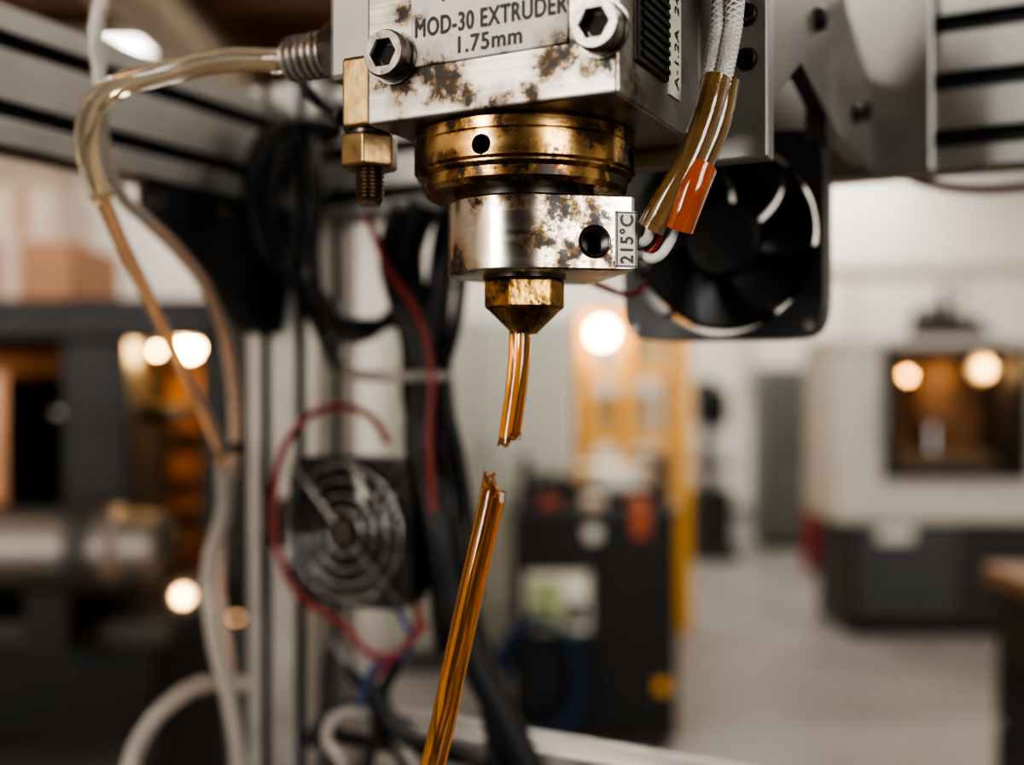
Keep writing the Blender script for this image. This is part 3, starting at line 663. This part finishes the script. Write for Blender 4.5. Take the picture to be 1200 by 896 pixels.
# ---- locker
lk_=empty('tool_locker'); gy=mat('locker_grey',(.14,.145,.145),.5,0,ns=4,var=.1); d=9.0
box('locker_shell',2.13,2.60,d,d+.5,.05,1.53,gy,lk_,bevel=.01); box('locker_plinth',2.15,2.58,d+.02,d+.48,0,.05,dkg,lk_)
box('locker_door_1',2.14,2.36,d-.015,d,.08,1.50,gy,lk_,bevel=.004); box('locker_door_2',2.37,2.59,d-.015,d,.08,1.50,gy,lk_,bevel=.004)
box('locker_handle',2.345,2.358,d-.04,d-.015,.75,.9,chrome,lk_)
fe=empty('fire_extinguisher'); rd=mat('extinguisher_red',(.24,.015,.012),.3)
lathe('bottle',[(.07,0),(.085,.02),(.085,.42),(.06,.49),(.03,.52)],(2.28,8.0,.0),(0,0,1),rd,fe); box('valve_head',2.25,2.31,7.97,8.03,.51,.56,blk,fe); cyl('hose_horn',(2.36,8.0,.12),(2.31,8.0,.52),.015,blackr,fe)
wp=empty('wall_conduit'); box('conduit_run',.8,5.4,Y1-.06,Y1-.0,2.55,2.62,beige,wp)
for i in range(4): box('conduit_drop_%d'%i,1.3+i*1.1,1.34+i*1.1,Y1-.05,Y1,1.2,2.55,beige,wp)
# ---- CNC machine
cn=empty('cnc_milling_machine'); d=5.9
xa,xb=1.78,3.35; za,zb_,zt=.0,.70,1.62; D=.6
wx0,wx1,wz0,wz1=2.10,2.80,.92,1.56
box('base',xa+.08,xb-.1,d+.03,d+D,0,zb_,dkg,cn,bevel=.02)
box('plinth',xa+.10,xb-.12,d+.0,d+D-.05,0,.06,blk,cn)
box('base_cover',xa+.14,xa+.70,d+.0,d+.04,.1,.62,mat('base_grey',(.05,.052,.055),.45),cn,bevel=.01)
box('shell_floor',xa,xb,d,d+D,zb_-.08,wz0-.02,beige,cn,bevel=.02)
box('shell_roof',xa,xb,d,d+D,wz1+.02,zt+.03,beige,cn,bevel=.02)
box('shell_left',xa,wx0-.02,d,d+D,wz0-.02,wz1+.02,beige,cn)
box('shell_right',wx1+.02,xb,d,d+D,wz0-.02,wz1+.02,beige,cn)
box('shell_back',xa,xb,d+D-.03,d+D,zb_,zt,beige,cn)
dimcop=mat('dim_interior',(.18,.10,.05),.4,.4,ns=9,var=.5)
box('interior_back',wx0-.02,wx1+.02,d+.5,d+.52,wz0,wz1,dimcop,cn)
box('interior_side_l',wx0-.02,wx0,d+.03,d+.5,wz0,wz1,dkg,cn); box('interior_side_r',wx1,wx1+.02,d+.03,d+.5,wz0,wz1,dkg,cn)
box('interior_top',wx0,wx1,d+.03,d+.5,wz1,wz1+.02,dkg,cn)
for nm,(p,q,r,s) in {'window_frame_top':(wx0-.05,wx1+.05,wz1-.02,wz1+.04),'window_frame_bottom':(wx0-.05,wx1+.05,wz0-.05,wz0+.01),'window_frame_left':(wx0-.05,wx0+.02,wz0,wz1),'window_frame_right':(wx1-.02,wx1+.05,wz0,wz1)}.items():
    box(nm,p,q,d-.03,d+.02,r,s,blk,cn,bevel=.005)
box('spindle_head',2.36,2.56,d+.25,d+.48,1.15,1.54,dimcop,cn,bevel=.02); cyl('spindle_tool',(2.46,d+.35,1.0),(2.46,d+.35,1.15),.04,chrome,cn)
box('work_table',2.15,2.72,d+.1,d+.48,.93,1.0,mat('bronze_table',(.16,.11,.07),.4,.6),cn)
lamp('machine_lamp_1',1150,432,d+.2,.06,.8,cn,4.5,(1,.60,.28)); lamp('machine_lamp_2',1062,440,d+.2,.03,.5,cn,3,(1,.55,.22))
for (x,y) in ((1150,432),(1062,440)):
    p=Wd(x,y,d+.2); box('lamp_stem',p.x-.02,p.x+.02,p.y+.0,p.y+.03,p.z+.03,wz1+.02,dkg,cn)
box('name_label',2.02,2.22,d-.015,d+.0,.52,.60,label2,cn); box('door_handle',2.02,2.04,d-.06,d-.02,1.1,1.35,chrome,cn)
box('control_pendant',2.90,3.12,d-.08,d,1.05,1.5,dkg,cn,bevel=.01)
oc=empty('tool_holder_rack')
box('rack_tray',2.32,2.80,d+.2,d+.5,1.65,1.68,dkg,oc)
for i,(x,h,r) in enumerate(((2.36,.15,.04),(2.44,.17,.05),(2.53,.28,.045),(2.62,.12,.06),(2.72,.10,.05))): lathe('holder_%d'%i,[(r,0),(r,h*.6),(r*.6,h*.7),(r*.6,h)],(x,d+.33,1.68),(0,0,1),dkg,oc)
# ---- workbench right foreground
wb=empty('workbench'); bw=mat('bench_wood',(.20,.11,.06),.5,0,ns=8,var=.3,stretch=(1,.2,1)) 
box('bench_top',1.30,2.4,1.9,2.95,.85,.90,bw,wb,bevel=.005)
for i,(x,y) in enumerate(((1.34,1.95),(2.3,1.95),(1.34,2.85),(2.3,2.85))): box('bench_leg_%d'%i,x,x+.06,y,y+.06,0,.85,dkg,wb)
box('bench_shelf',1.34,2.36,1.95,2.9,.25,.28,dkg,wb); box('bench_apron',1.32,1.35,1.95,2.9,.66,.85,dkg,wb)
for i in range(3): box('drawer_front_%d'%i,1.33,1.9,2.86,2.93,.1+i*.19,.27+i*.19,dkg,wb)
pb=empty('parts_bin'); box('bin_body',1.40,1.66,2.6,2.88,.90,1.02,mat('teal_plastic',(.02,.05,.045),.4),pb,bevel=.01); box('bin_lip',1.38,1.68,2.58,2.62,1.0,1.04,blk,pb)
# ================================================================ WORLD + CAMERA
w=bpy.data.worlds.new('world'); bpy.context.scene.world=w; w.use_nodes=True
w.node_tree.nodes['Background'].inputs['Color'].default_value=(.9,.93,1.0,1); w.node_tree.nodes['Background'].inputs['Strength'].default_value=.9
cam=bpy.data.cameras.new('camera'); co=bpy.data.objects.new('camera',cam); col.objects.link(co)
co.location=(0,0,CH); co.rotation_euler=(math.radians(90),0,0); cam.lens=37.5; cam.sensor_width=36; cam.sensor_fit='HORIZONTAL'; cam.clip_start=.01
cam.dof.use_dof=True; cam.dof.focus_distance=.445; cam.dof.aperture_fstop=3.1; cam.dof.aperture_blades=0
bpy.context.scene.camera=co
vs=bpy.context.scene.view_settings
vs.view_transform='AgX'; vs.look='AgX - High Contrast'; vs.exposure=0.3
